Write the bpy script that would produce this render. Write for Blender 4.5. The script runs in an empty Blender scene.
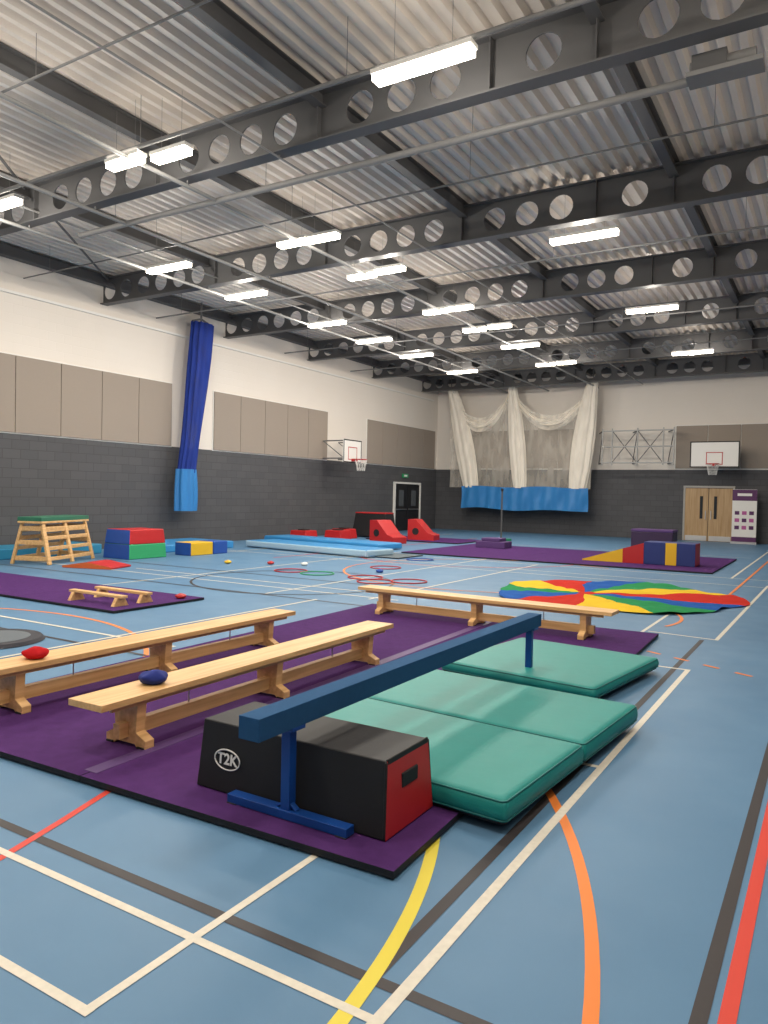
import bpy, math, random
from mathutils import Vector, Matrix
from mathutils import noise as NZ
random.seed(4)
S=bpy.context.scene
S.view_settings.view_transform='Standard'
XL,XR,YB,YF,ZC=-16.5,1.0,32.0,-1.6,7.25
# ---------------- materials ----------------
MATS={}
def mat(name,col,rough=0.6,spec=0.4,metal=0.0,emit=None,noise=0.0,nscale=8.0,bump=0.0,bscale=60.0,alpha=None):
    if name in MATS: return MATS[name]
    m=bpy.data.materials.new(name); m.use_nodes=True; nt=m.node_tree; b=nt.nodes['Principled BSDF']
    b.inputs['Base Color'].default_value=(*col,1); b.inputs['Roughness'].default_value=rough
    b.inputs['Specular IOR Level'].default_value=spec; b.inputs['Metallic'].default_value=metal
    if emit:
        b.inputs['Emission Color'].default_value=(*col,1); b.inputs['Emission Strength'].default_value=emit
    tc=nt.nodes.new('ShaderNodeTexCoord')
    if noise>0:
        n=nt.nodes.new('ShaderNodeTexNoise'); n.inputs['Scale'].default_value=nscale; n.inputs['Detail'].default_value=5
        nt.links.new(tc.outputs['Object'],n.inputs['Vector'])
        r=nt.nodes.new('ShaderNodeMapRange'); r.inputs['To Min'].default_value=1-noise; r.inputs['To Max'].default_value=1+noise
        nt.links.new(n.outputs['Fac'],r.inputs['Value'])
        mx=nt.nodes.new('ShaderNodeVectorMath'); mx.operation='SCALE'; mx.inputs[0].default_value=col
        nt.links.new(r.outputs[0],mx.inputs['Scale']); nt.links.new(mx.outputs[0],b.inputs['Base Color'])
    if bump>0:
        n2=nt.nodes.new('ShaderNodeTexNoise'); n2.inputs['Scale'].default_value=bscale
        nt.links.new(tc.outputs['Object'],n2.inputs['Vector'])
        bp=nt.nodes.new('ShaderNodeBump'); bp.inputs['Strength'].default_value=bump; bp.inputs['Distance'].default_value=0.01
        nt.links.new(n2.outputs['Fac'],bp.inputs['Height']); nt.links.new(bp.outputs[0],b.inputs['Normal'])
    if alpha is not None: b.inputs['Alpha'].default_value=alpha
    MATS[name]=m; return m
def wood(name,col,axis):
    m=bpy.data.materials.new(name); m.use_nodes=True; nt=m.node_tree; b=nt.nodes['Principled BSDF']
    b.inputs['Roughness'].default_value=0.45; tc=nt.nodes.new('ShaderNodeTexCoord'); mp=nt.nodes.new('ShaderNodeMapping')
    sc=[14,14,14]; sc[axis]=0.7; mp.inputs['Scale'].default_value=sc
    n=nt.nodes.new('ShaderNodeTexNoise'); n.inputs['Scale'].default_value=2.0; n.inputs['Detail'].default_value=6
    cr=nt.nodes.new('ShaderNodeValToRGB'); cr.color_ramp.elements[0].position=.3; cr.color_ramp.elements[1].position=.7
    cr.color_ramp.elements[0].color=(col[0]*.72,col[1]*.64,col[2]*.52,1); cr.color_ramp.elements[1].color=(*col,1)
    nt.links.new(tc.outputs['Object'],mp.inputs[0]); nt.links.new(mp.outputs[0],n.inputs['Vector'])
    nt.links.new(n.outputs['Fac'],cr.inputs[0]); nt.links.new(cr.outputs[0],b.inputs['Base Color']); MATS[name]=m; return m
def wallmat(name,axis,split=2.85):
    m=bpy.data.materials.new(name); m.use_nodes=True; nt=m.node_tree; b=nt.nodes['Principled BSDF']; b.inputs['Roughness'].default_value=.75
    L=nt.links.new; tc=nt.nodes.new('ShaderNodeTexCoord'); sp=nt.nodes.new('ShaderNodeSeparateXYZ'); L(tc.outputs['Object'],sp.inputs[0])
    cb=nt.nodes.new('ShaderNodeCombineXYZ'); L(sp.outputs[axis],cb.inputs[0]); L(sp.outputs[2],cb.inputs[1])
    br=nt.nodes.new('ShaderNodeTexBrick'); br.inputs['Scale'].default_value=1.0; br.inputs['Brick Width'].default_value=.45; br.inputs['Row Height'].default_value=.225
    br.inputs['Mortar Size'].default_value=.008; br.inputs['Mortar Smooth'].default_value=.3
    br.inputs['Color1'].default_value=(.082,.083,.090,1); br.inputs['Color2'].default_value=(.070,.071,.078,1); br.inputs['Mortar'].default_value=(.05,.05,.055,1)
    L(cb.outputs[0],br.inputs['Vector'])
    n=nt.nodes.new('ShaderNodeTexNoise'); n.inputs['Scale'].default_value=.6; L(tc.outputs['Object'],n.inputs['Vector'])
    cr=nt.nodes.new('ShaderNodeValToRGB'); cr.color_ramp.elements[0].color=(.72,.665,.60,1); cr.color_ramp.elements[1].color=(.77,.72,.66,1); L(n.outputs['Fac'],cr.inputs[0])
    gt=nt.nodes.new('ShaderNodeMath'); gt.operation='GREATER_THAN'; gt.inputs[1].default_value=split; L(sp.outputs[2],gt.inputs[0])
    mx=nt.nodes.new('ShaderNodeMix'); mx.data_type='RGBA'; L(gt.outputs[0],mx.inputs[0]); L(br.outputs['Color'],mx.inputs[6]); L(cr.outputs[0],mx.inputs[7])
    L(mx.outputs[2],b.inputs['Base Color'])
    bp=nt.nodes.new('ShaderNodeBump'); bp.inputs['Strength'].default_value=.3; bp.inputs['Distance'].default_value=.01; bp.invert=True
    L(br.outputs['Fac'],bp.inputs['Height']); L(bp.outputs[0],b.inputs['Normal'])
    return m
def netmat(name,col,alpha,var=.2):
    m=bpy.data.materials.new(name); m.use_nodes=True; nt=m.node_tree; b=nt.nodes['Principled BSDF']
    b.inputs['Base Color'].default_value=(*col,1); b.inputs['Roughness'].default_value=.9; b.inputs['Specular IOR Level'].default_value=.1
    tc=nt.nodes.new('ShaderNodeTexCoord'); n=nt.nodes.new('ShaderNodeTexNoise'); n.inputs['Scale'].default_value=3; n.inputs['Detail'].default_value=1
    mp=nt.nodes.new('ShaderNodeMapping'); mp.inputs['Scale'].default_value=(1.5,1.5,.4)
    nt.links.new(tc.outputs['Object'],mp.inputs[0]); nt.links.new(mp.outputs[0],n.inputs['Vector'])
    r=nt.nodes.new('ShaderNodeMapRange'); r.inputs['From Min'].default_value=.3; r.inputs['From Max'].default_value=.7
    r.inputs['To Min'].default_value=max(0,alpha-var); r.inputs['To Max'].default_value=min(1,alpha+var)
    nt.links.new(n.outputs['Fac'],r.inputs['Value']); nt.links.new(r.outputs[0],b.inputs['Alpha'])
    MATS[name]=m; return m
steel=mat('steel_dark',(.085,.085,.088),.55); pipe=mat('steel_pipe',(.17,.17,.17),.5,noise=.1)
rail=mat('track_rail_metal',(.26,.26,.255),.5,noise=.1)
deck=mat('deck_metal',(.66,.60,.54),.55,noise=.06,nscale=1.5)
purple=mat('purple_carpet',(.070,.024,.120),.95,.1,noise=.25,nscale=14,bump=.3,bscale=300)
purple2=mat('purple_vinyl',(.080,.035,.145),.6)
teal=mat('teal_vinyl',(.010,.235,.215),.5,.35,noise=.06,nscale=5,bump=.15,bscale=9)
black=mat('black_vinyl',(.016,.016,.018),.6,.3,noise=.1)
red=mat('red_vinyl',(.46,.018,.02),.45); yellow=mat('yellow_vinyl',(.75,.45,.02),.45); green=mat('green_vinyl',(.03,.33,.13),.5)
dgreen=mat('green_pad',(.03,.15,.09),.6)
blue=mat('blue_vinyl',(.02,.08,.36),.45); lblue=mat('lightblue_vinyl',(.04,.25,.55),.45); cyan=mat('cyan_vinyl',(.03,.24,.42),.5); bagblue=mat('bag_blue_vinyl',(.03,.20,.50),.5)
palebl=mat('pale_blue_vinyl',(.36,.52,.64),.5)
beamblue=mat('beam_suede',(.018,.075,.18),.85,.15,noise=.1,nscale=30); beampaint=mat('beam_paint',(.008,.06,.28),.35)
white=mat('white_paint',(.78,.77,.74),.5); whitel=mat('white_line',(.66,.62,.53),.55,noise=.16,nscale=30)
woody=wood('pine_y',(.80,.51,.235),1); woodx=wood('pine_x',(.80,.51,.235),0); doorw=wood('oak_door',(.50,.34,.18),2)
panelm=mat('acoustic_fabric',(.32,.275,.235),.95,.1,noise=.05,nscale=40)
metal=mat('bare_metal',(.5,.5,.5),.3,metal=.9)
cr_=mat('chute_red',(.50,.025,.015),.9,.1); cy_=mat('chute_yellow',(.72,.48,.03),.9,.1); cg_=mat('chute_green',(.02,.24,.08),.9,.1); cb_=mat('chute_blue',(.015,.09,.36),.9,.1)
# ---------------- builder ----------------
class B:
    def __init__(s,name,M=None): s.n=name; s.v=[]; s.f=[]; s.mi=[]; s.ms=[]; s.M=M or Matrix.Identity(4); s.sm=[]
    def idx(s,m):
        if m not in s.ms: s.ms.append(m)
        return s.ms.index(m)
    def add(s,vs,fs,m,smooth=False):
        o=len(s.v); s.v+= [tuple(s.M@Vector(p)) for p in vs]
        for i,f in enumerate(fs):
            s.f.append(tuple(o+k for k in f)); s.mi.append(s.idx(m[i] if isinstance(m,list) else m)); s.sm.append(smooth)
    def box(s,c,d,m,rz=0,top=None,R=None):
        # m single or list [bottom,top,-y,+x,+y,-x]; top=(sx,sy) for frustum
        hx,hy,hz=d[0]/2,d[1]/2,d[2]/2; tx,ty=(hx,hy) if top is None else (top[0]/2,top[1]/2)
        vs=[(-hx,-hy,-hz),(hx,-hy,-hz),(hx,hy,-hz),(-hx,hy,-hz),(-tx,-ty,hz),(tx,-ty,hz),(tx,ty,hz),(-tx,ty,hz)]
        T=Matrix.Translation(c)@(R if R is not None else Matrix.Rotation(rz,4,'Z'))
        s.add([T@Vector(p) for p in vs],[(3,2,1,0),(4,5,6,7),(0,1,5,4),(1,2,6,5),(2,3,7,6),(3,0,4,7)],m)
    def cyl(s,a,b,r,m,n=12,r2=None):
        a=Vector(a);b=Vector(b); d=(b-a).normalized(); u=d.orthogonal().normalized(); w=d.cross(u); r2=r if r2 is None else r2
        vs=[a+r*(math.cos(t)*u+math.sin(t)*w) for t in [2*math.pi*i/n for i in range(n)]]+[b+r2*(math.cos(t)*u+math.sin(t)*w) for t in [2*math.pi*i/n for i in range(n)]]
        s.add(vs,[(i,(i+1)%n,n+(i+1)%n,n+i) for i in range(n)],m,True)
        s.add(vs,[tuple(range(n))[::-1],tuple(range(n,2*n))],m)
    def bar(s,a,b,w,h,m):
        a=Vector(a);b=Vector(b);d=(b-a); L=d.length; q=d.to_track_quat('Y','Z').to_matrix().to_4x4()
        s.box((a+b)/2,(w,L,h),m,R=q)
    def prism(s,pts,ax,a,b,m,me=None):
        def P(p,t): return {0:(t,p[0],p[1]),1:(p[0],t,p[1]),2:(p[0],p[1],t)}[ax]
        n=len(pts); vs=[P(p,a) for p in pts]+[P(p,b) for p in pts]
        s.add(vs,[tuple(range(n))[::-1],tuple(range(n,2*n))],me or m); s.add(vs,[(i,(i+1)%n,n+(i+1)%n,n+i) for i in range(n)],m)
    def tube(s,pts,r,m,n=8,closed=False):
        K=len(pts); vs=[]
        for i in range(K):
            p=Vector(pts[i]); a=Vector(pts[(i-1)%K] if (closed or i>0) else pts[i]); b=Vector(pts[(i+1)%K] if (closed or i<K-1) else pts[i])
            d=(b-a).normalized(); u=d.cross(Vector((0,0,1))); u=u.normalized() if u.length>1e-3 else Vector((1,0,0)); w=d.cross(u)
            vs+=[p+r*(math.cos(2*math.pi*j/n)*u+math.sin(2*math.pi*j/n)*w) for j in range(n)]
        fs=[]
        for i in range(K if closed else K-1):
            for j in range(n):
                k=(i+1)%K; fs.append((i*n+j,i*n+(j+1)%n,k*n+(j+1)%n,k*n+j))
        s.add(vs,fs,m,True)
    def done(s,bevel=0,seg=2,parent=None):
        me=bpy.data.meshes.new(s.n); me.from_pydata(s.v,[],s.f)
        for m in s.ms: me.materials.append(m)
        for p,i,sm in zip(me.polygons,s.mi,s.sm): p.material_index=i; p.use_smooth=sm
        import bmesh
        bm=bmesh.new(); bm.from_mesh(me); bmesh.ops.recalc_face_normals(bm,faces=bm.faces); bm.to_mesh(me); bm.free()
        o=bpy.data.objects.new(s.n,me); bpy.context.collection.objects.link(o)
        if bevel:
            md=o.modifiers.new('bevel','BEVEL'); md.width=bevel; md.segments=seg; md.limit_method='ANGLE'; md.angle_limit=.6
        if parent: o.parent=parent
        return o
def TM(x,y,z=0,rz=0): return Matrix.Translation((x,y,z))@Matrix.Rotation(math.radians(rz),4,'Z')
# ---------------- room ----------------
fl=bpy.data.materials.new('blue_sports_vinyl'); fl.use_nodes=True; nt=fl.node_tree; b=nt.nodes['Principled BSDF']
tc=nt.nodes.new('ShaderNodeTexCoord'); n1=nt.nodes.new('ShaderNodeTexNoise'); n1.inputs['Scale'].default_value=.8; n1.inputs['Detail'].default_value=6
cr=nt.nodes.new('ShaderNodeValToRGB'); cr.color_ramp.elements[0].color=(.088,.195,.33,1); cr.color_ramp.elements[1].color=(.104,.220,.362,1); cr.color_ramp.elements[0].position=.35; cr.color_ramp.elements[1].position=.65
nt.links.new(tc.outputs['Object'],n1.inputs['Vector']); nt.links.new(n1.outputs['Fac'],cr.inputs[0]); nt.links.new(cr.outputs[0],b.inputs['Base Color'])
n2=nt.nodes.new('ShaderNodeTexNoise'); n2.inputs['Scale'].default_value=3; nt.links.new(tc.outputs['Object'],n2.inputs['Vector'])
mr=nt.nodes.new('ShaderNodeMapRange'); mr.inputs['To Min'].default_value=.42; mr.inputs['To Max'].default_value=.56; nt.links.new(n2.outputs['Fac'],mr.inputs['Value']); nt.links.new(mr.outputs[0],b.inputs['Roughness'])
b.inputs['Specular IOR Level'].default_value=.28
o=B('floor'); o.box(((XL+XR)/2,(YF+YB)/2,-.05),(XR-XL,YB-YF,.1),fl); o.done()
wl=wallmat('blockwork_side',1); wb=wallmat('blockwork_end',0)
o=B('wall_left'); o.box((XL-.1,(YF+YB)/2,ZC/2),(.2,YB-YF,ZC),wl); o.done()
o=B('wall_right'); o.box((XR+.1,(YF+YB)/2,ZC/2),(.2,YB-YF,ZC),wl); o.done()
o=B('wall_back'); o.box(((XL+XR)/2,YB+.1,ZC/2),(XR-XL+.4,.2,ZC),wb); o.done()
o=B('wall_front'); o.box(((XL+XR)/2,YF-.1,ZC/2),(XR-XL+.4,.2,ZC),wb); o.done()
# corrugated deck
o=B('ceiling'); pr=[]; x=XL; pit=.24
while x<XR:
    pr+=[(x,7.13),(x+.08,7.13),(x+.12,7.21),(x+.20,7.21)]; x+=pit
pr.append((x,7.13)); vs=[];
for p in pr: vs+=[(p[0],YF,p[1]),(p[0],YB,p[1])]
o.add(vs,[(2*i,2*i+1,2*i+3,2*i+2) for i in range(len(pr)-1)],deck)
o.box(((XL+XR)/2,(YF+YB)/2,7.30),(XR-XL+.4,YB-YF+.4,.1),deck); o.done()
# cellular beams
YM=[-12.75,-9.1,-6.15,-2.4]
for by in [3.9,8.3,12.85,17.4,21.7,26.1,30.4]:
    o=B('cellular_steel_beam'); zc=6.72; H=.31; r=.215; n=20; p=.63
    x0=-3.02-21*p-p/2
    k=0
    while True:
        cx=-3.02-21*p+k*p; k+=1
        if cx>XR-.3: break
        hole=not any(abs(cx-q)<.34 for q in YM+[-3.7+.06])
        for sy,fl_ in ((-.012,0),(.012,1)):
            if hole:
                vs=[];
                for i in range(n):
                    a=2*math.pi*(i+.5)/n; c,s_=math.cos(a),math.sin(a)
                    q=max(abs(c)/(p/2),abs(s_)/H); vs.append((cx+r*c,by+sy,zc+r*s_)); vs.append((cx+c/q,by+sy,zc+s_/q))
                o.add(vs,[(2*i,2*i+1,2*((i+1)%n)+1,2*((i+1)%n)) for i in range(n)],steel)
                for sx_ in (-1,1):
                    for sz_ in (-1,1):
                        A=[j for j in range(n) if (math.cos(2*math.pi*(j+.5)/n)*sx_>0 and math.sin(2*math.pi*(j+.5)/n)*sz_>0)]
                        pts=[vs[2*j+1] for j in A]
                        on=[q for q in pts if abs(abs(q[0]-cx)-p/2)<1e-5]; to=[q for q in pts if abs(abs(q[2]-zc)-H)<1e-5]
                        if on and to:
                            a1=max(on,key=lambda q:abs(q[2]-zc)); b1=max(to,key=lambda q:abs(q[0]-cx))
                            o.add([a1,(cx+sx_*p/2,by+sy,zc+sz_*H),b1],[(0,1,2)],steel)
            else:
                o.add([(cx-p/2,by+sy,zc-H),(cx+p/2,by+sy,zc-H),(cx+p/2,by+sy,zc+H),(cx-p/2,by+sy,zc+H)],[(0,1,2,3)],steel)
        if hole:
            vs=[]
            for i in range(n):
                a=2*math.pi*(i+.5)/n; vs+=[(cx+r*math.cos(a),by-.012,zc+r*math.sin(a)),(cx+r*math.cos(a),by+.012,zc+r*math.sin(a))]
            o.add(vs,[(2*i,2*i+1,2*((i+1)%n)+1,2*((i+1)%n)) for i in range(n)],steel)
        else: o.box((cx,by,zc),(.014,.2,2*H),steel)
    xe=-3.02-21*p-p/2; o.box(((XL+xe)/2,by,zc),(xe-XL,.024,2*H),steel)
    for z in (zc-H-.012,zc+H+.012): o.box(((XL+XR)/2,by,z),(XR-XL,.22,.024),steel)
    ob=o.done()
for x in YM:
    o=B('steel_tie_beam'); o.box((x,15.2,6.98),(.012,YB-YF,.24),steel)
    for z in (6.86,7.10): o.box((x,15.2,z),(.15,YB-YF,.018),steel)
    o.done()
o=B('eaves_steel_beam'); o.box((XL+.12,15.2,6.98),(.2,YB-YF-.1,.25),steel); o.done()
o=B('eaves_steel_beam'); o.box(((XL+XR)/2,YB-.12,7.02),(XR-XL-.1,.2,.2),steel); o.done()
# rails and pipes under the roof
for x,z,r in ((-10.9,6.3,.032),(-8.72,6.3,.032),(-12.75,6.3,.032),(-12.45,6.55,.02),(-6.9,6.35,.015)):
    o=B('ceiling_track_rail'); o.cyl((x,YF,z),(x,YB-.3,z),r,rail)
    for y in (3.9,8.3,12.85,17.4,21.7,26.1,30.4): o.cyl((x,y,z),(x,y,6.42),.012,pipe,6)
    o.done()
for y,z,r,xa,xb in ((7.2,6.42,.03,XL,XR),(8.95,6.3,.05,-12.2,-.9),(14.6,6.42,.02,XL,XR),(20.3,6.42,.02,XL,XR),(5.6,6.6,.015,XL,XR),(10.6,6.5,.015,XL,XR),(24.4,6.42,.02,XL,XR)):
    o=B('conduit_pipe'); o.cyl((xa+.02,y,z),(xb-.02,y,z),r,pipe); 
    x=xa+1
    while x<xb: o.cyl((x,y,z),(x,y,7.13),.004,pipe,6); x+=3.5
    o.done()
o=B('net_winch_motor'); o.box((-1.15,8.75,6.20),(.75,.3,.05),pipe); o.box((-1.3,8.75,6.32),(.35,.2,.2),steel); o.cyl((-1.5,8.75,6.32),(-.85,8.75,6.32),.07,pipe); o.done()
for a,b_ in (((-16.2,3,7.0),(-12.9,8.1,7.0)),((-12.9,8.5,7.0),(-16.2,12.7,7.0)),((-12.6,8.1,6.95),(-9.2,4.1,6.95))):
    o=B('brace_rod'); o.cyl(a,b_,.025,steel); o.done()
# ---------------- luminaires ----------------
lamp=mat('lamp_diffuser',(1,.92,.77),.4,emit=9)
LT=[(-4.0,y) for y in (1.2,7.2,13.3,19.1,25.2)]
LT+=[(-8.87,7.25),(-8.1,7.4),(-8.87,11.12),(-8.2,11.15),(-8.87,13.5),(-8.1,13.4),(-8.87,16.95),(-8.15,16.9),(-8.85,19.3),(-8.05,19.2),(-8.5,21.95),(-8.87,25.4),(-8.1,25.3),(-8.5,1.2),(-8.5,4.2)]
LT+=[(-12.2,y) for y in (1.2,4.2,7.35,11.12,13.53,16.85,19.3,22.0,25.6)]
LT+=[(-.4,1.2),(-.4,5.5)]
for (x,y) in LT:
    o=B('batten_light'); w=1.2 if x in (-4.0,-12.2,-8.5,-.4) else .66
    o.box((x,y,6.35),(w+.04,.18,.05),white); o.box((x,y,6.285),(w,.16,.08),lamp)
    for sx in (-.3,.3): o.cyl((x+sx*w,y,6.37),(x+sx*w,y,7.13),.003,pipe,5)
    ob=o.done(.008)
    k=w/1.2
    ld=bpy.data.lights.new('lamp','AREA'); ld.shape='RECTANGLE'; ld.size=w; ld.size_y=.15; ld.energy=62*k; ld.color=(1,.92,.81)
    lo=bpy.data.objects.new('lamp_down',ld); bpy.context.collection.objects.link(lo); lo.location=(x,y,6.235); lo.parent=ob
    ld=bpy.data.lights.new('lamp','POINT'); ld.shadow_soft_size=.05; ld.energy=100*k; ld.color=(1,.92,.81)
    lo=bpy.data.objects.new('lamp_side_glow',ld); bpy.context.collection.objects.link(lo); lo.location=(x,y,6.19); lo.parent=ob
    ld=bpy.data.lights.new('lamp','AREA'); ld.shape='RECTANGLE'; ld.size=w; ld.size_y=.3; ld.energy=6*k; ld.color=(1,.90,.76)
    lo=bpy.data.objects.new('lamp_up',ld); bpy.context.collection.objects.link(lo); lo.location=(x,y,6.39); lo.rotation_euler=(math.pi,0,0); lo.parent=ob
W=bpy.data.worlds.new('w'); S.world=W; W.use_nodes=True; W.node_tree.nodes['Background'].inputs[0].default_value=(.5,.5,.5,1)
# ---------------- wall panels, doors ----------------
def panels_left(ya,n):
    o=B('acoustic_wall_panels')
    for i in range(n): o.box((XL+.03,ya+1.2*i+.6,3.76),(.05,1.18,1.80),panelm)
    o.box((XL+.012,ya+.6*n,3.76),(.02,1.2*n+.05,1.86),white); o.done(.004)
panels_left(3.2,10); panels_left(16.9,5); panels_left(25.7,5)
def panels_back(xa,n):
    o=B('acoustic_wall_panels')
    for i in range(n): o.box((xa+1.2*i+.6,YB-.03,3.76),(1.18,.05,1.72),panelm)
    o.box((xa+.6*n,YB-.012,3.76),(1.2*n+.05,.02,1.78),white); o.done(.004)
panels_back(-15.3,5); panels_back(-5.6,5)
o=B('door_1')
glass=mat('dark_glass',(.03,.035,.04),.1,.6); frame=mat('door_frame_grey',(.35,.34,.32),.5)
o.box((-4.3,YB-.03,2.17),(1.9,.06,.08),frame)
for x in (-5.21,-3.39): o.box((x,YB-.03,1.07),(.07,.06,2.14),frame)
for x in (-4.74,-3.86):
    s_=1 if x<-4.3 else -1
    o.box((x,YB-.03,1.06),(.86,.05,2.1),doorw); o.box((x+s_*.18,YB-.06,1.35),(.11,.02,.9),glass); o.box((x+s_*.34,YB-.075,1.05),(.03,.04,.35),metal)
    o.box((x,YB-.06,.12),(.8,.01,.2),metal)
o.done(.004)
o=B('door_2')
for y in (27.95,30.25): o.box((XL+.06,y,1.05),(.1,.08,2.1),white)
o.box((XL+.06,29.1,2.12),(.1,2.38,.08),white)
for y in (28.54,29.66):
    o.box((XL+.04,y,1.04),(.05,1.08,2.04),black); o.box((XL+.07,y,1.45),(.02,.4,.7),mat('pane_grey',(.10,.11,.12),.2))
    o.box((XL+.09,y,.95),(.05,.9,.05),metal)
o.done(.004)
o=B('exit_sign'); o.box((XL+.04,28.9,2.45),(.05,.5,.17),mat('exit_green',(.03,.30,.12),.4)); o.box((XL+.07,28.9,2.45),(.01,.25,.08),white); o.done()
o=B('pull_up_banner'); pb=mat('banner_purple',(.09,.02,.10),.5)
o.box((-2.95,31.4,.04),(.9,.22,.08),metal); o.box((-2.95,31.4,1.08),(.85,.012,2.0),white)
o.box((-2.95,31.392,1.86),(.85,.01,.42),pb); o.box((-2.95,31.392,.17),(.85,.01,.18),pb)
pk=mat('banner_pink',(.45,.1,.3),.5)
for i in range(3):
    for j in range(3): o.box((-3.2+.25*i,31.392,.62+.28*j),(.16,.008,.14),pk if (i+j)%2 else pb)
o.box((-2.95,31.39,1.88),(.5,.012,.1),white); o.done()
o=B('wall_cable_trunking'); o.box((XL+.04,15,6.1),(.06,33,.06),white); o.box((XL+.04,16.1,4.9),(.05,.05,2.4),white); o.done()
# ---------------- court lines ----------------
o=B('court_line_markings'); Z1=[.0015]
yl=mat('yellow_line',(.72,.60,.06),.55); orl=mat('orange_line',(.76,.21,.03),.55); rdl=mat('red_line',(.62,.05,.03),.55); bkl=mat('black_line',(.035,.03,.032),.55)
def poly(pts,w,m):
    Z1[0]+=.00008; z=Z1[0]; vs=[];K=len(pts)
    for i in range(K):
        p=Vector((*pts[i],0)); d=(Vector((*pts[min(i+1,K-1)],0))-Vector((*pts[max(i-1,0)],0))).normalized(); nrm=Vector((-d.y,d.x,0))*w/2
        vs+=[(p.x+nrm.x,p.y+nrm.y,z),(p.x-nrm.x,p.y-nrm.y,z)]
    o.add(vs,[(2*i,2*i+1,2*i+3,2*i+2) for i in range(K-1)],m)
def arc(cx,cy,r,a0,a1,w,m,n=48): poly([(cx+r*math.cos(math.radians(a0+(a1-a0)*i/n)),cy+r*math.sin(math.radians(a0+(a1-a0)*i/n))) for i in range(n+1)],w,m)
poly([(-9,2.06),(.9,2.06)],.05,bkl); poly([(-1.26,2.06),(-1.26,9.2)],.05,bkl); poly([(-.31,YF+.1),(-.31,31)],.05,bkl)
arc(-5.12,1.5,3.9,-10,62,.055,yl); arc(-5.66,1.1,5.2,-25,60,.05,orl)
poly([(-2.9,1.2),(-3.02,1.86),(-3.12,2.22),(-3.25,2.64),(-3.4,3.1)],.04,rdl)
poly([(-.235,YF+.1),(-.235,31)],.05,rdl)
arc(-8.1,2.3,3.6,35,110,.05,orl)
poly([(-1.14,-1),(-1.14,7.5)],.045,whitel); poly([(-9,1.90),(-1.12,1.90)],.036,whitel); poly([(-9,1.455),(-1.89,1.455)],.036,whitel); poly([(-1.91,1.44),(-1.91,2.7)],.036,whitel)
poly([(-1.55,7.48),(-1.12,7.48)],.04,whitel); poly([(-1.3,4.44),(-1.14,4.44)],.04,whitel); poly([(-1.9,9.4),(-1.1,9.3)],.04,whitel)
poly([(-1.12,9.3),(-1.05,16)],.045,whitel); poly([(-1.8,17),(-1.8,31)],.045,whitel); poly([(-1.95,9.3),(-1.95,11)],.04,whitel)
for i in range(9): poly([(-1.65+.3*i,8.15-.17*i),(-1.5+.3*i,8.07-.17*i)],.045,orl)
for y,xa,xb,m in ((9.7,-15.2,-5.6,whitel),(11.0,-14,-5.4,bkl),(10.2,-12,-6,whitel),(14.9,-14,-3,whitel),(15.6,-13,-1.1,whitel),(5.35,-16,-5.7,whitel),(8.9,-15.2,-5.7,bkl),(17.0,-9,-1.1,whitel),(23.5,-14,-2,whitel),(4.9,-9,-5.6,bkl)):
    poly([(xa,y),(xb,y)],.045,m)
for x,ya,yb,m in ((-7.6,9,19,whitel),(-6.0,9.5,17,whitel),(-10.3,8,19,whitel),(-13.6,14.5,28,whitel),(-6.6,2,9,whitel),(-11.6,14,26,rdl),(-1.5,13,31,orl)):
    poly([(x,ya),(x,yb)],.045,m)
arc(-8.3,10.6,1.8,0,360,.045,bkl); arc(-6.0,14.5,3.2,60,300,.045,orl); arc(-8.3,18,3,180,360,.045,rdl); arc(-3.2,10.4,1.5,-20,120,.045,orl)
o.done()
# ---------------- purple matting ----------------
def matgrid(name,x0,x1,y0,y1,nx,ny,h=.04,m=None,gap=.006,M=None,edge=True):
    o=B(name,M); m=m or purple; wx=(x1-x0)/nx; wy=(y1-y0)/ny
    for i in range(nx):
        for j in range(ny):
            o.box((x0+wx*(i+.5),y0+wy*(j+.5),h/2+.003+.0),(wx-gap,wy-gap,h-.006),[black,m,black,black,black,black])
    return o
o=matgrid('purple_floor_mat',-3.88,0,0,6.45,2,1,M=TM(-1.51,2.63,.002,1.8)); o.box((-1.94,3.22,.0412),(.1,6.3,.003),purple2); o.done(.006)
o=matgrid('purple_floor_mat',-14.2,-7.82,6.3,7.9,3,1); o.done(.006)
o=matgrid('purple_floor_mat',-10.1,-2.25,17.6,22.4,5,2); o.done(.006)
o=matgrid('purple_floor_mat',-14.2,-10.6,22.2,24.6,2,1); o.done(.006)
dg=mat('dark_grey_mat',(.035,.035,.045),.8)
o=B('round_trampoline_mat'); o.cyl((-7.40,4.45,.006),(-7.40,4.45,.04),.5,dg,48,.47); o.cyl((-7.40,4.45,.04),(-7.40,4.45,.043),.36,mat('grey_mat',(.10,.12,.14),.7),40); o.done()
o=matgrid('grey_floor_mat',-11.6,-9.2,15.9,17.2,2,1,.03,m=mat('slate_mat',(.10,.13,.15),.8)); o.done()
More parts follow.
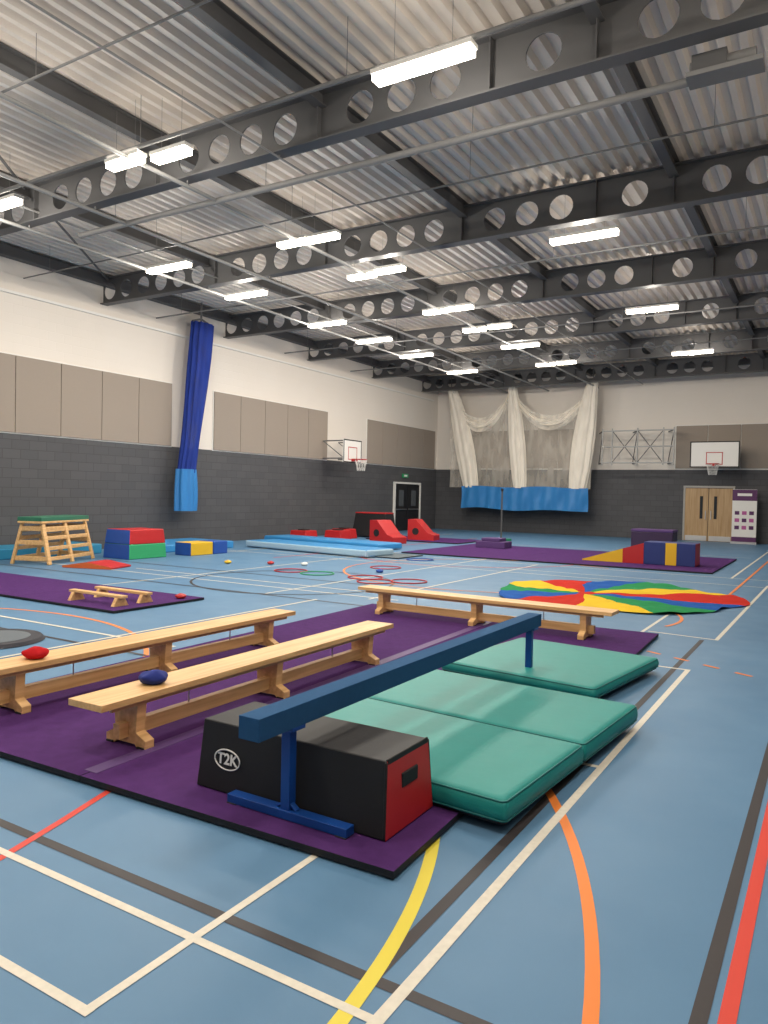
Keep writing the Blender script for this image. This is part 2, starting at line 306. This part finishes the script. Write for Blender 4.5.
# ---------------- teal mats ----------------
seamm=mat('teal_piping',(.005,.14,.14),.5)
def tealmat(x,y,rz,w,l,z0=.045,h=.125):
    # (x,y)= front right corner
    o=B('teal_landing_mat',TM(x,y,0,rz))
    def rect(inset,z): 
        pts=[]; a=w/2-inset; bq=l/2-inset; rc=.03
        for (sx,sy,st) in ((1,-1,-90),(1,1,0),(-1,1,90),(-1,-1,180)):
            for k in range(5):
                t=math.radians(st+90*k/4); pts.append((-w/2+sx*(a-rc)+rc*math.cos(t),l/2+sy*(bq-rc)+rc*math.sin(t),z))
        return pts
    rad=.028
    rings=[rect(.012,z0),rect(.004,z0+.02)]
    vs=sum(rings,[]); n=20
    o.add(vs,[(i,(i+1)%n,n+(i+1)%n,n+i) for i in range(n)]+[tuple(range(n))[::-1]],black)  # black bottom band paints in the dark shadow under the mat edge
    prof=[(.004,.02),(-.004,.035),(-.006,h*.5),(-.002,h-rad),(.008,h-.010),(.022,h-.001),(.05,h+.002),(.12,h+.006),(.25,h+.008)]
    vs=sum([rect(a,z0+b_) for a,b_ in prof],[])
    o.add(vs,[(k*n+i,k*n+(i+1)%n,(k+1)*n+(i+1)%n,(k+1)*n+i) for k in range(len(prof)-1) for i in range(n)]+[tuple(range((len(prof)-1)*n,len(prof)*n))],teal,True)
    o.tube(rect(.006,z0+h-.012),.005,seamm,6,True); o.tube(rect(.0,z0+.022),.005,seamm,6,True)
    return o.done()
tealmat(-1.28,3.27,-4,1.66,1.03); tealmat(-1.205,4.31,-4,1.68,1.04); tealmat(-1.53,5.70,-7,1.42,1.5,.045,.10)
# ---------------- benches ----------------
def bench(M):
    o=B('gym_bench',M); L=3.34; T=.33
    wd=woody if abs(M[0][0])>.5 else woodx
    o.box((0,0,T-.02),(.29,L,.04),wd)
    for x in (-.10,.10): o.box((x,0,T-.055),(.025,L-.2,.03),wd)
    o.box((0,0,.10),(.055,L-.45,.09),wd)
    for y in (-L/2+.33,0,L/2-.33):
        o.prism([(-.17,0),(-.17,.05),(-.09,.09),(-.105,T-.04),(.105,T-.04),(.09,.09),(.17,.05),(.17,0),(.1,0),(.08,.02),(-.08,.02),(-.1,0)],1,y-.035,y+.035,wd)
        for sx in (-1,1): o.box((sx*.135,y,.004),(.06,.09,.012),black)
    for y in (-.85,.85): o.cyl((0,y,.1),(0,y,T-.03),.006,metal,8)
    return o.done(.006)
bench(TM(-4.88,4.42,.042,0)); bench(TM(-3.67,4.41,.042,1)); bench(TM(-3.69,8.32,.042,88.5))
# bean bags
def beanbag(x,y,z,m,s=.075,rz=20):
    bpy.ops.mesh.primitive_uv_sphere_add(segments=32,ring_count=18); o=bpy.context.object; o.name='bean_bag'
    for v in o.data.vertices:
        c=v.co.copy(); px=math.copysign(abs(c.x)**.65,c.x); py=math.copysign(abs(c.y)**.65,c.y)
        pin=min(1,abs(px*py))
        z_=c.z*.5*(1-.45*pin)
        if c.z>0: z_+=.16*math.sin(3.1*px+1)*math.cos(2.6*py+.5)*(1-px*px)**.5 if abs(px)<1 else 0
        z_+=.22*pin*(1 if px*py>0 else .2)
        v.co=(px*(1+.08*math.sin(4*py)),py,max(z_,-.4))
    o.scale=(s,s*.85,s); o.location=(x,y,z+s*.4); o.rotation_euler=(0,0,math.radians(rz)); o.data.materials.append(m)
    for p in o.data.polygons: p.use_smooth=True
beanbag(-4.86,3.24,.375,mat('red_cloth',(.5,.015,.02),.85,.1),.085); beanbag(-3.65,3.25,.375,mat('navy_cloth',(.01,.025,.20),.8),.085,50)
for x,y,m in ((-8.0,7.6,red),(-10.6,12.7,red),(-11.4,12.2,yellow),(-9.9,13.0,white),(-7.9,12.9,blue)): beanbag(x,y,.005 if y>8 else .042,m)
# ---------------- balance beam ----------------
o=B('balance_beam'); bx=-2.195
o.box((bx,4.34,.545),(.12,3.68,.105),beamblue)
for y in (2.79,6.06):
    o.box((bx,y,.27),(.052,.052,.45),beampaint); o.box((bx,y,.066),(.72,.065,.042),beampaint); o.box((bx,y,.485),(.12,.1,.02),beampaint)
    for sx in (-.33,.33): o.box((bx+sx,y,.0445),(.06,.075,.006),black)
    for sx in (-1,1): o.bar((bx+sx*.06,y,.09),(bx,y,.13),.03,.012,beampaint)
o.done(.01,3)
# ---------------- black/red foam block ----------------
o=B('foam_vault_block'); cx,cy=-2.255,3.06
o.box((cx,cy,.045+.175),(1.17,.46,.35),[black,black,black,red,black,red],top=(1.13,.40))
rb=mat('black_trim',(.012,.012,.013),.6)
o.box((cx+.569,cy,.27),(.02,.15,.07),rb)
for sy in (-1,1): o.bar((cx+.571,cy+sy*.22,.05),(cx+.557,cy+sy*.192,.39),.014,.03,rb)
o.bar((cx+.56,cy-.195,.388),(cx+.56,cy+.195,.388),.014,.03,rb)
blk=o.done(.02,3)
lx,lz=-2.635,.215; ly=cy-.23+.03*(lz-.045)/.35-.004
o=B('logo_ring'); o.tube([(lx+.085*math.cos(a),ly,lz+.052*math.sin(a)) for a in [2*math.pi*i/40 for i in range(40)]],.004,white,6,True); r=o.done(); r.parent=blk
cu=bpy.data.curves.new('logo_text','FONT'); cu.body='T2K'; cu.size=.078; cu.align_x='CENTER'; cu.align_y='CENTER'; cu.extrude=.001; cu.offset=.002; cu.materials.append(white)
t=bpy.data.objects.new('logo_text',cu); bpy.context.collection.objects.link(t); t.location=(lx,ly,lz); t.rotation_euler=(math.radians(90-5),0,0); t.parent=blk
# ---------------- parachute ----------------
o=B('play_parachute'); N=144; K=26; R=1.95; cx,cy=-3.1,12.6
cols=[cr_,cy_,cg_,cb_]
def hz(a,r):
    x,y=r*math.cos(a),r*math.sin(a)
    return .012+.09*max(0,NZ.noise(Vector((x*1.1,y*1.1,3.3))))*min(1,r/.5)+.035*abs(NZ.noise(Vector((x*2.6,y*2.6,1.3))))
vs=[];fs=[];ms=[]
for i in range(K+1):
    for j in range(N):
        a=2*math.pi*j/N; r=R*i/K; e=1+.05*math.sin(5*a)+.02*math.sin(11*a+1); tw=a+.16*NZ.noise(Vector((r*.9,1.6*math.cos(a),1.6*math.sin(a))))*min(1,r)
        vs.append((cx+r*e*math.cos(tw)-.45*(1-r/R),cy+r*e*math.sin(tw)-.2*(1-r/R),hz(tw,r*e)))
for i in range(K):
    for j in range(N):
        fs.append((i*N+j,i*N+(j+1)%N,(i+1)*N+(j+1)%N,(i+1)*N+j)); ms.append(cols[(j//12)%4] if i>1 else cr_)
o.add(vs,fs,ms,True)
ob=o.done()
# ---------------- hoops ----------------
for x,y,m in ((-9.4,11.9,red),(-8.7,11.85,green),(-7.6,11.9,red),(-7.1,11.45,red),(-6.65,11.9,red),(-8.3,13.8,red),(-8.7,16.1,blue)):
    o=B('hula_hoop'); o.tube([(x+.33*math.cos(a),y+.33*math.sin(a),.014) for a in [2*math.pi*i/40 for i in range(40)]],.011,m,8,True); o.done()
# ---------------- wooden vault ----------------
o=B('wooden_vault_box',TM(-14.42,10.05,0,22)); L,Wb,Wt,H=1.75,.85,.45,.85
for sx in (-1,1):
    for sy in (-1,0,1): o.bar((sx*Wb/2,sy*(L/2-.06),0),(sx*Wt/2,sy*(L/2-.1),H),.09,.06,woody)
    for z in (.12,.33,.54,.72):
        x=sx*(Wb/2+(Wt-Wb)/2*z/H); o.box((x,0,z),(.035,L-.15,.11 if z>.6 else .08),woody)
for sy in (-1,1):
    for z in (.12,.45,.74): 
        w=Wb+(Wt-Wb)*z/H; o.box((0,sy*(L/2-.08),z),(w,.04,.1),woody)
o.box((0,0,H+.02),(.55,L,.05),woody); o.box((0,0,H+.085),(.55,L,.09),dgreen); o.done(.012)
# foam blocks
o=B('foam_layered_block'); 
o.box((-13.98,11.85,.17),(.9,1.1,.34),[blue,green,blue,green,green,blue],top=(.86,1.06)); o.box((-13.98,11.85,.505),(.86,1.06,.33),[red,red,blue,red,red,blue],top=(.8,.98)); o.done(.02)
o=B('foam_cube_block'); o.box((-13.6,13.35,.16),(.55,.75,.32),[blue,yellow,blue,yellow,blue,blue]); o.box((-13.6,14.0,.16),(.55,.5,.32),[blue,blue,blue,blue,blue,blue]); o.done(.02)
o=B('blue_crash_mat'); o.box((-15.9,9.9,.12),(1.1,4.2,.24),cyan); o.done(.03)
o=B('blue_crash_mat'); o.box((-15.3,14.3,.1),(1.7,2.8,.2),lblue); o.done(.03)
o=B('inflatable_air_track',TM(-12.1,16.4,0,-8)); o.box((0,0,.11),(4.6,1.1,.18),[palebl,lblue,palebl,palebl,palebl,palebl]); o.done(.05,3)
o=B('inflatable_air_track',TM(-13.2,18.6,0,-8)); o.box((0,0,.11),(4.8,1.1,.18),[palebl,lblue,lblue,lblue,palebl,palebl]); o.done(.05,3)
o=B('red_wedge_mat',TM(-12.75,9.85,0,18)); o.prism([(-.55,.004),(.55,.004),(.55,.04),(0,.13),(-.55,.04)],1,-.35,.35,red,me=mat('orange_vinyl',(.6,.12,.03),.5)); o.done(.01)
# small wooden balance bars on left mat
for dy in (0,.42):
    o=B('low_balance_bar'); o.box((-8.55,6.62+dy,.165),(1.1,.1,.035),woodx)
    for x in (-9.0,-8.1): o.prism([(6.5+dy,.04),(6.74+dy,.04),(6.68+dy,.148),(6.56+dy,.148)],0,x-.03,x+.03,woodx)
    o.done(.005)
# far red / black soft play
o=B('black_foam_vault'); o.box((-14.6,23.4,.045+.42),(1.5,.8,.84),black,top=(1.3,.6)); o.box((-14.6,23.4,.9),(1.32,.62,.05),red); o.done(.02)
def redramp(x,y,rz,L=1.0,H=.75,Wd=.7):
    o=B('red_foam_ramp',TM(x,y,0,rz)); pts=[(-L/2,.0),(L/2,.0),(L/2,.22),(L/4,.3),(-.05*L,H*.8),(-.2*L,H),(-L/2,H)]
    o.prism(pts,1,-Wd/2,Wd/2,red,me=red)
    o.cyl((-.2*L,-Wd/2-.01,H*.45),(-.2*L,Wd/2+.01,H*.45),.12,black,16); o.done(.02)
redramp(-12.5,20.9,-10); redramp(-12.3,23.0,10,.95,.75)
for i,(x,y) in enumerate(((-15.2,19.9),(-14.5,20.9),(-15.0,22.0))): 
    o=B('red_foam_block'); o.box((x,y,.17),(.7,.7,.34),red,top=(.62,.62)); o.box((x,y,.36),(.3,.3,.04),black); o.done(.02)
o=B('purple_foam_step'); o.box((-8.9,21.2,.04+.1),(.95,.6,.2),purple2); o.box((-8.9,21.2,.29),(.6,.55,.1),purple2); o.done(.02)
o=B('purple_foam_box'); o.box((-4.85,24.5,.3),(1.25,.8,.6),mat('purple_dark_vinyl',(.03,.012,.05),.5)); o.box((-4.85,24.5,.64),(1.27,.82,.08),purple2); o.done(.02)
navy=mat('navy_vinyl',(.018,.035,.17),.5)
o=B('foam_wedge_steps',TM(-4.3,19.1,.041,0))
for i in range(3):
    xa=-1.15+i*.5; xb=xa+.5; za=.03+.16*i; zb=.03+.16*(i+1)
    o.prism([(xa,0),(xb,0),(xb,zb),(xa,za)],1,-.35,.35,[yellow,blue,navy][i],me=[yellow,yellow,red][i])
o.box((.60,0,.27),(.5,.7,.54),[navy,navy,navy,navy,navy,navy]); o.box((.98,0,.27),(.26,.7,.54),[navy,navy,yellow,navy,navy,navy]); o.box((1.32,0,.27),(.42,.7,.54),[navy,navy,navy,red,blue,blue]); o.done(.012)
# badminton post stand
o=B('net_post_stand'); o.cyl((-10.3,25.2,.06),(-10.3,25.2,1.85),.03,steel); o.box((-10.3,25.2,.05),(.6,.5,.08),green); o.cyl((-10.3,25.2,1.8),(-10.3,25.2,1.9),.045,black); o.done()
# ---------------- basketball hoops ----------------
def backboard(M,w=1.8,h=1.0,arm=1.0):
    o=B('basketball_hoop',M)
    o.box((0,0,h/2),(w,.04,h),white)
    for z in (.12,.57): o.box((0,-.022,z),(.6,.004,.03),red)
    for x in (-.28,.28): o.box((x,-.022,.345),(.03,.004,.45),red)
    for x in (-w/2+.02,w/2-.02): o.box((x,-.022,h/2),(.04,.004,h),black)
    for z in (.02,h-.02): o.box((0,-.022,z),(w,.004,.04),black)
    o.box((0,-.1,.1),(.14,.2,.1),red)
    o.tube([(.225*math.cos(a),-.4+.225*math.sin(a),.12) for a in [2*math.pi*i/28 for i in range(28)]],.014,red,8,True)
    for i in range(12):
        a=2*math.pi*i/12
        for s_ in (-1,1):
            a2=a+s_*.52; o.cyl((.225*math.cos(a),-.4+.225*math.sin(a),.12),(.14*math.cos(a2),-.4+.14*math.sin(a2),-.3),.006,white,5)
    for x in (-.5,.5):
        for z in (.15,.8): o.cyl((x,0,z),(x,arm,z),.025,pipe)
        o.cyl((x,.02,.15),(x,arm,.8),.018,pipe)
    return o.done()
backboard(TM(-4.0,30.9,2.9,0),1.75,1.0,1.04); backboard(TM(-15.45,23.1,2.75,90),1.2,.85,.98)
# folded wall frame
lpipe=mat('light_pipe',(.40,.40,.39),.4)
o=B('folding_wall_frame'); yy=31.0
for z in (3.1,3.75,4.4): o.cyl((-8.3,yy,z),(-5.5,yy,z),.028,lpipe)
for x in (-8.3,-7.9,-6.9,-5.9,-5.5): o.cyl((x,yy,3.0),(x,yy,4.5),.03,lpipe)
for xa,xb in ((-7.9,-6.9),(-6.9,-5.9)):
    o.cyl((xa,yy,4.4),(xb,yy,3.1),.016,steel); o.cyl((xa,yy,3.1),(xb,yy,4.4),.016,steel)
for x in (-8.3,-6.9,-5.5):
    for z in (3.1,4.4): o.cyl((x,yy,z),(x-.4,YB,z),.024,steel)
    o.cyl((x,yy,4.4),(x-.4,YB,3.1),.016,steel)
o.done()
# ---------------- curtains and nets ----------------
bluenet=netmat('blue_netting',(.025,.05,.27),.95); whitenet=netmat('white_netting',(.88,.82,.72),.92,.08); veil=netmat('white_net_veil',(.88,.82,.72),.30,.08); veil2=netmat('white_net_folds',(.88,.82,.72),.62,.2)
def column(o,path,m,waves=9,amp=.28,nn=72):
    vs=[]
    for i,(c,hu,hd,ud) in enumerate(path):
        c=Vector(c); u=Vector(ud); w=Vector((0,0,1)).cross(u)
        for j in range(nn):
            a=2*math.pi*j/nn; k=1-amp*.5+amp*.5*math.sin(waves*a+.35*math.sin(i*.6))
            vs.append(c+u*hu*k*math.cos(a)+w*hd*k*math.sin(a))
    fs=[(i*nn+j,i*nn+(j+1)%nn,(i+1)*nn+(j+1)%nn,(i+1)*nn+j) for i in range(len(path)-1) for j in range(nn)]
    o.add(vs,fs,m,True); n=len(path)-1
    o.add(vs,[tuple(range(nn)),tuple(range(n*nn,n*nn+nn))],m)
o=B('blue_divider_curtain'); uy=(0,1,0)
P=[]
for i in range(25):
    t=i/24; z=6.5-4.4*t; P.append(((-16.05,15.95-.55*t**1.2,z),.42-.10*t+.03*math.sin(6*t),.22,uy))
column(o,P,bluenet,11)
P=[]
for i in range(9):
    t=i/8; z=2.2-1.2*t; P.append(((-16.05,15.38+.02*math.sin(3*t),z),.34+.06*math.sin(2.2*t),.26,uy))
column(o,P,bagblue,7,.2); o.tube([(-16.05,15.55,6.5),(-16.05,15.9,6.62),(-16.05,16.3,6.5)],.03,pipe); o.cyl((-16.05,15.9,6.5),(-16.05,15.9,7.1),.03,pipe); o.done()
o=B('white_divider_net'); ux=(1,0,0)
for xa,xb,w0,w1 in ((-15.3,-14.2,.22,.48),(-12.35,-11.85,.18,.38),(-8.75,-9.3,.22,.48)):
    P=[]
    for i in range(25):
        t=i/24; z=6.55-4.55*t; P.append(((xa+(xb-xa)*t**.8,31.0,z),w0+(w1-w0)*math.sin(math.pi*min(1,t*.8)),.16,ux))
    column(o,P,whitenet,8)
def sheet(xa,xb,top,bot,m,y0,n=28,q=10):
    vs=[]
    for i in range(n+1):
        t=i/n; x=xa+(xb-xa)*t; zt=top(t); zb=bot(t)
        for j in range(q+1): vs.append((x,y0+.04*math.sin(14*t+j),zt+(zb-zt)*j/q))
    o.add(vs,[(i*(q+1)+j,i*(q+1)+j+1,(i+1)*(q+1)+j+1,(i+1)*(q+1)+j) for i in range(n) for j in range(q)],m,True)
for xa,xb in ((-15.3,-12.35),(-12.35,-8.75)):
    sag=lambda t,d:6.55-d*(1-(2*t-1)**2)**.75
    sheet(xa,xb,lambda t:sag(t,1.45),lambda t:2.0,veil,31.06)
    sheet(xa,xb,lambda t:sag(t,1.4),lambda t:sag(t,2.0)-.05,veil2,31.0)
    sheet(xa,xb,lambda t:sag(t,1.6),lambda t:sag(t,1.85),whitenet,30.96)
vs=[];n=60;q=8
for i in range(n+1):
    t=i/n; x=-14.6+5.8*t; zb=1.05+.03*math.sin(9*t)
    for j in range(q+1): vs.append((x,30.85+.05*math.sin(30*t+.5*j)+.03*math.sin(71*t),2.05+.03*math.sin(12*t)-(2.05-zb)*j/q))
o.add(vs,[(i*(q+1)+j,i*(q+1)+j+1,(i+1)*(q+1)+j+1,(i+1)*(q+1)+j) for i in range(n) for j in range(q)],bagblue,True)
for x in (-15.3,-12.35,-8.75): o.cyl((x,31,6.5),(x,31,7.1),.02,pipe)
o.cyl((-15.6,31,6.6),(-8.4,31,6.6),.025,pipe)
o.done()
# ---------------- camera ----------------
f=743.0
Yv=Vector((451,8,-743)).normalized(); Xv=Vector((1224,-44,743)); Xv=(Xv-Yv*Xv.dot(Yv)).normalized(); Zv=Xv.cross(Yv)
M=Matrix((Xv,Yv,Zv)).to_4x4(); M.translation=(0,0,1.6)
c=bpy.data.cameras.new('camera'); c.sensor_fit='HORIZONTAL'; c.sensor_width=36; c.lens=36*f/768; c.clip_start=.05
co=bpy.data.objects.new('camera',c); bpy.context.collection.objects.link(co); co.matrix_world=M; S.camera=co
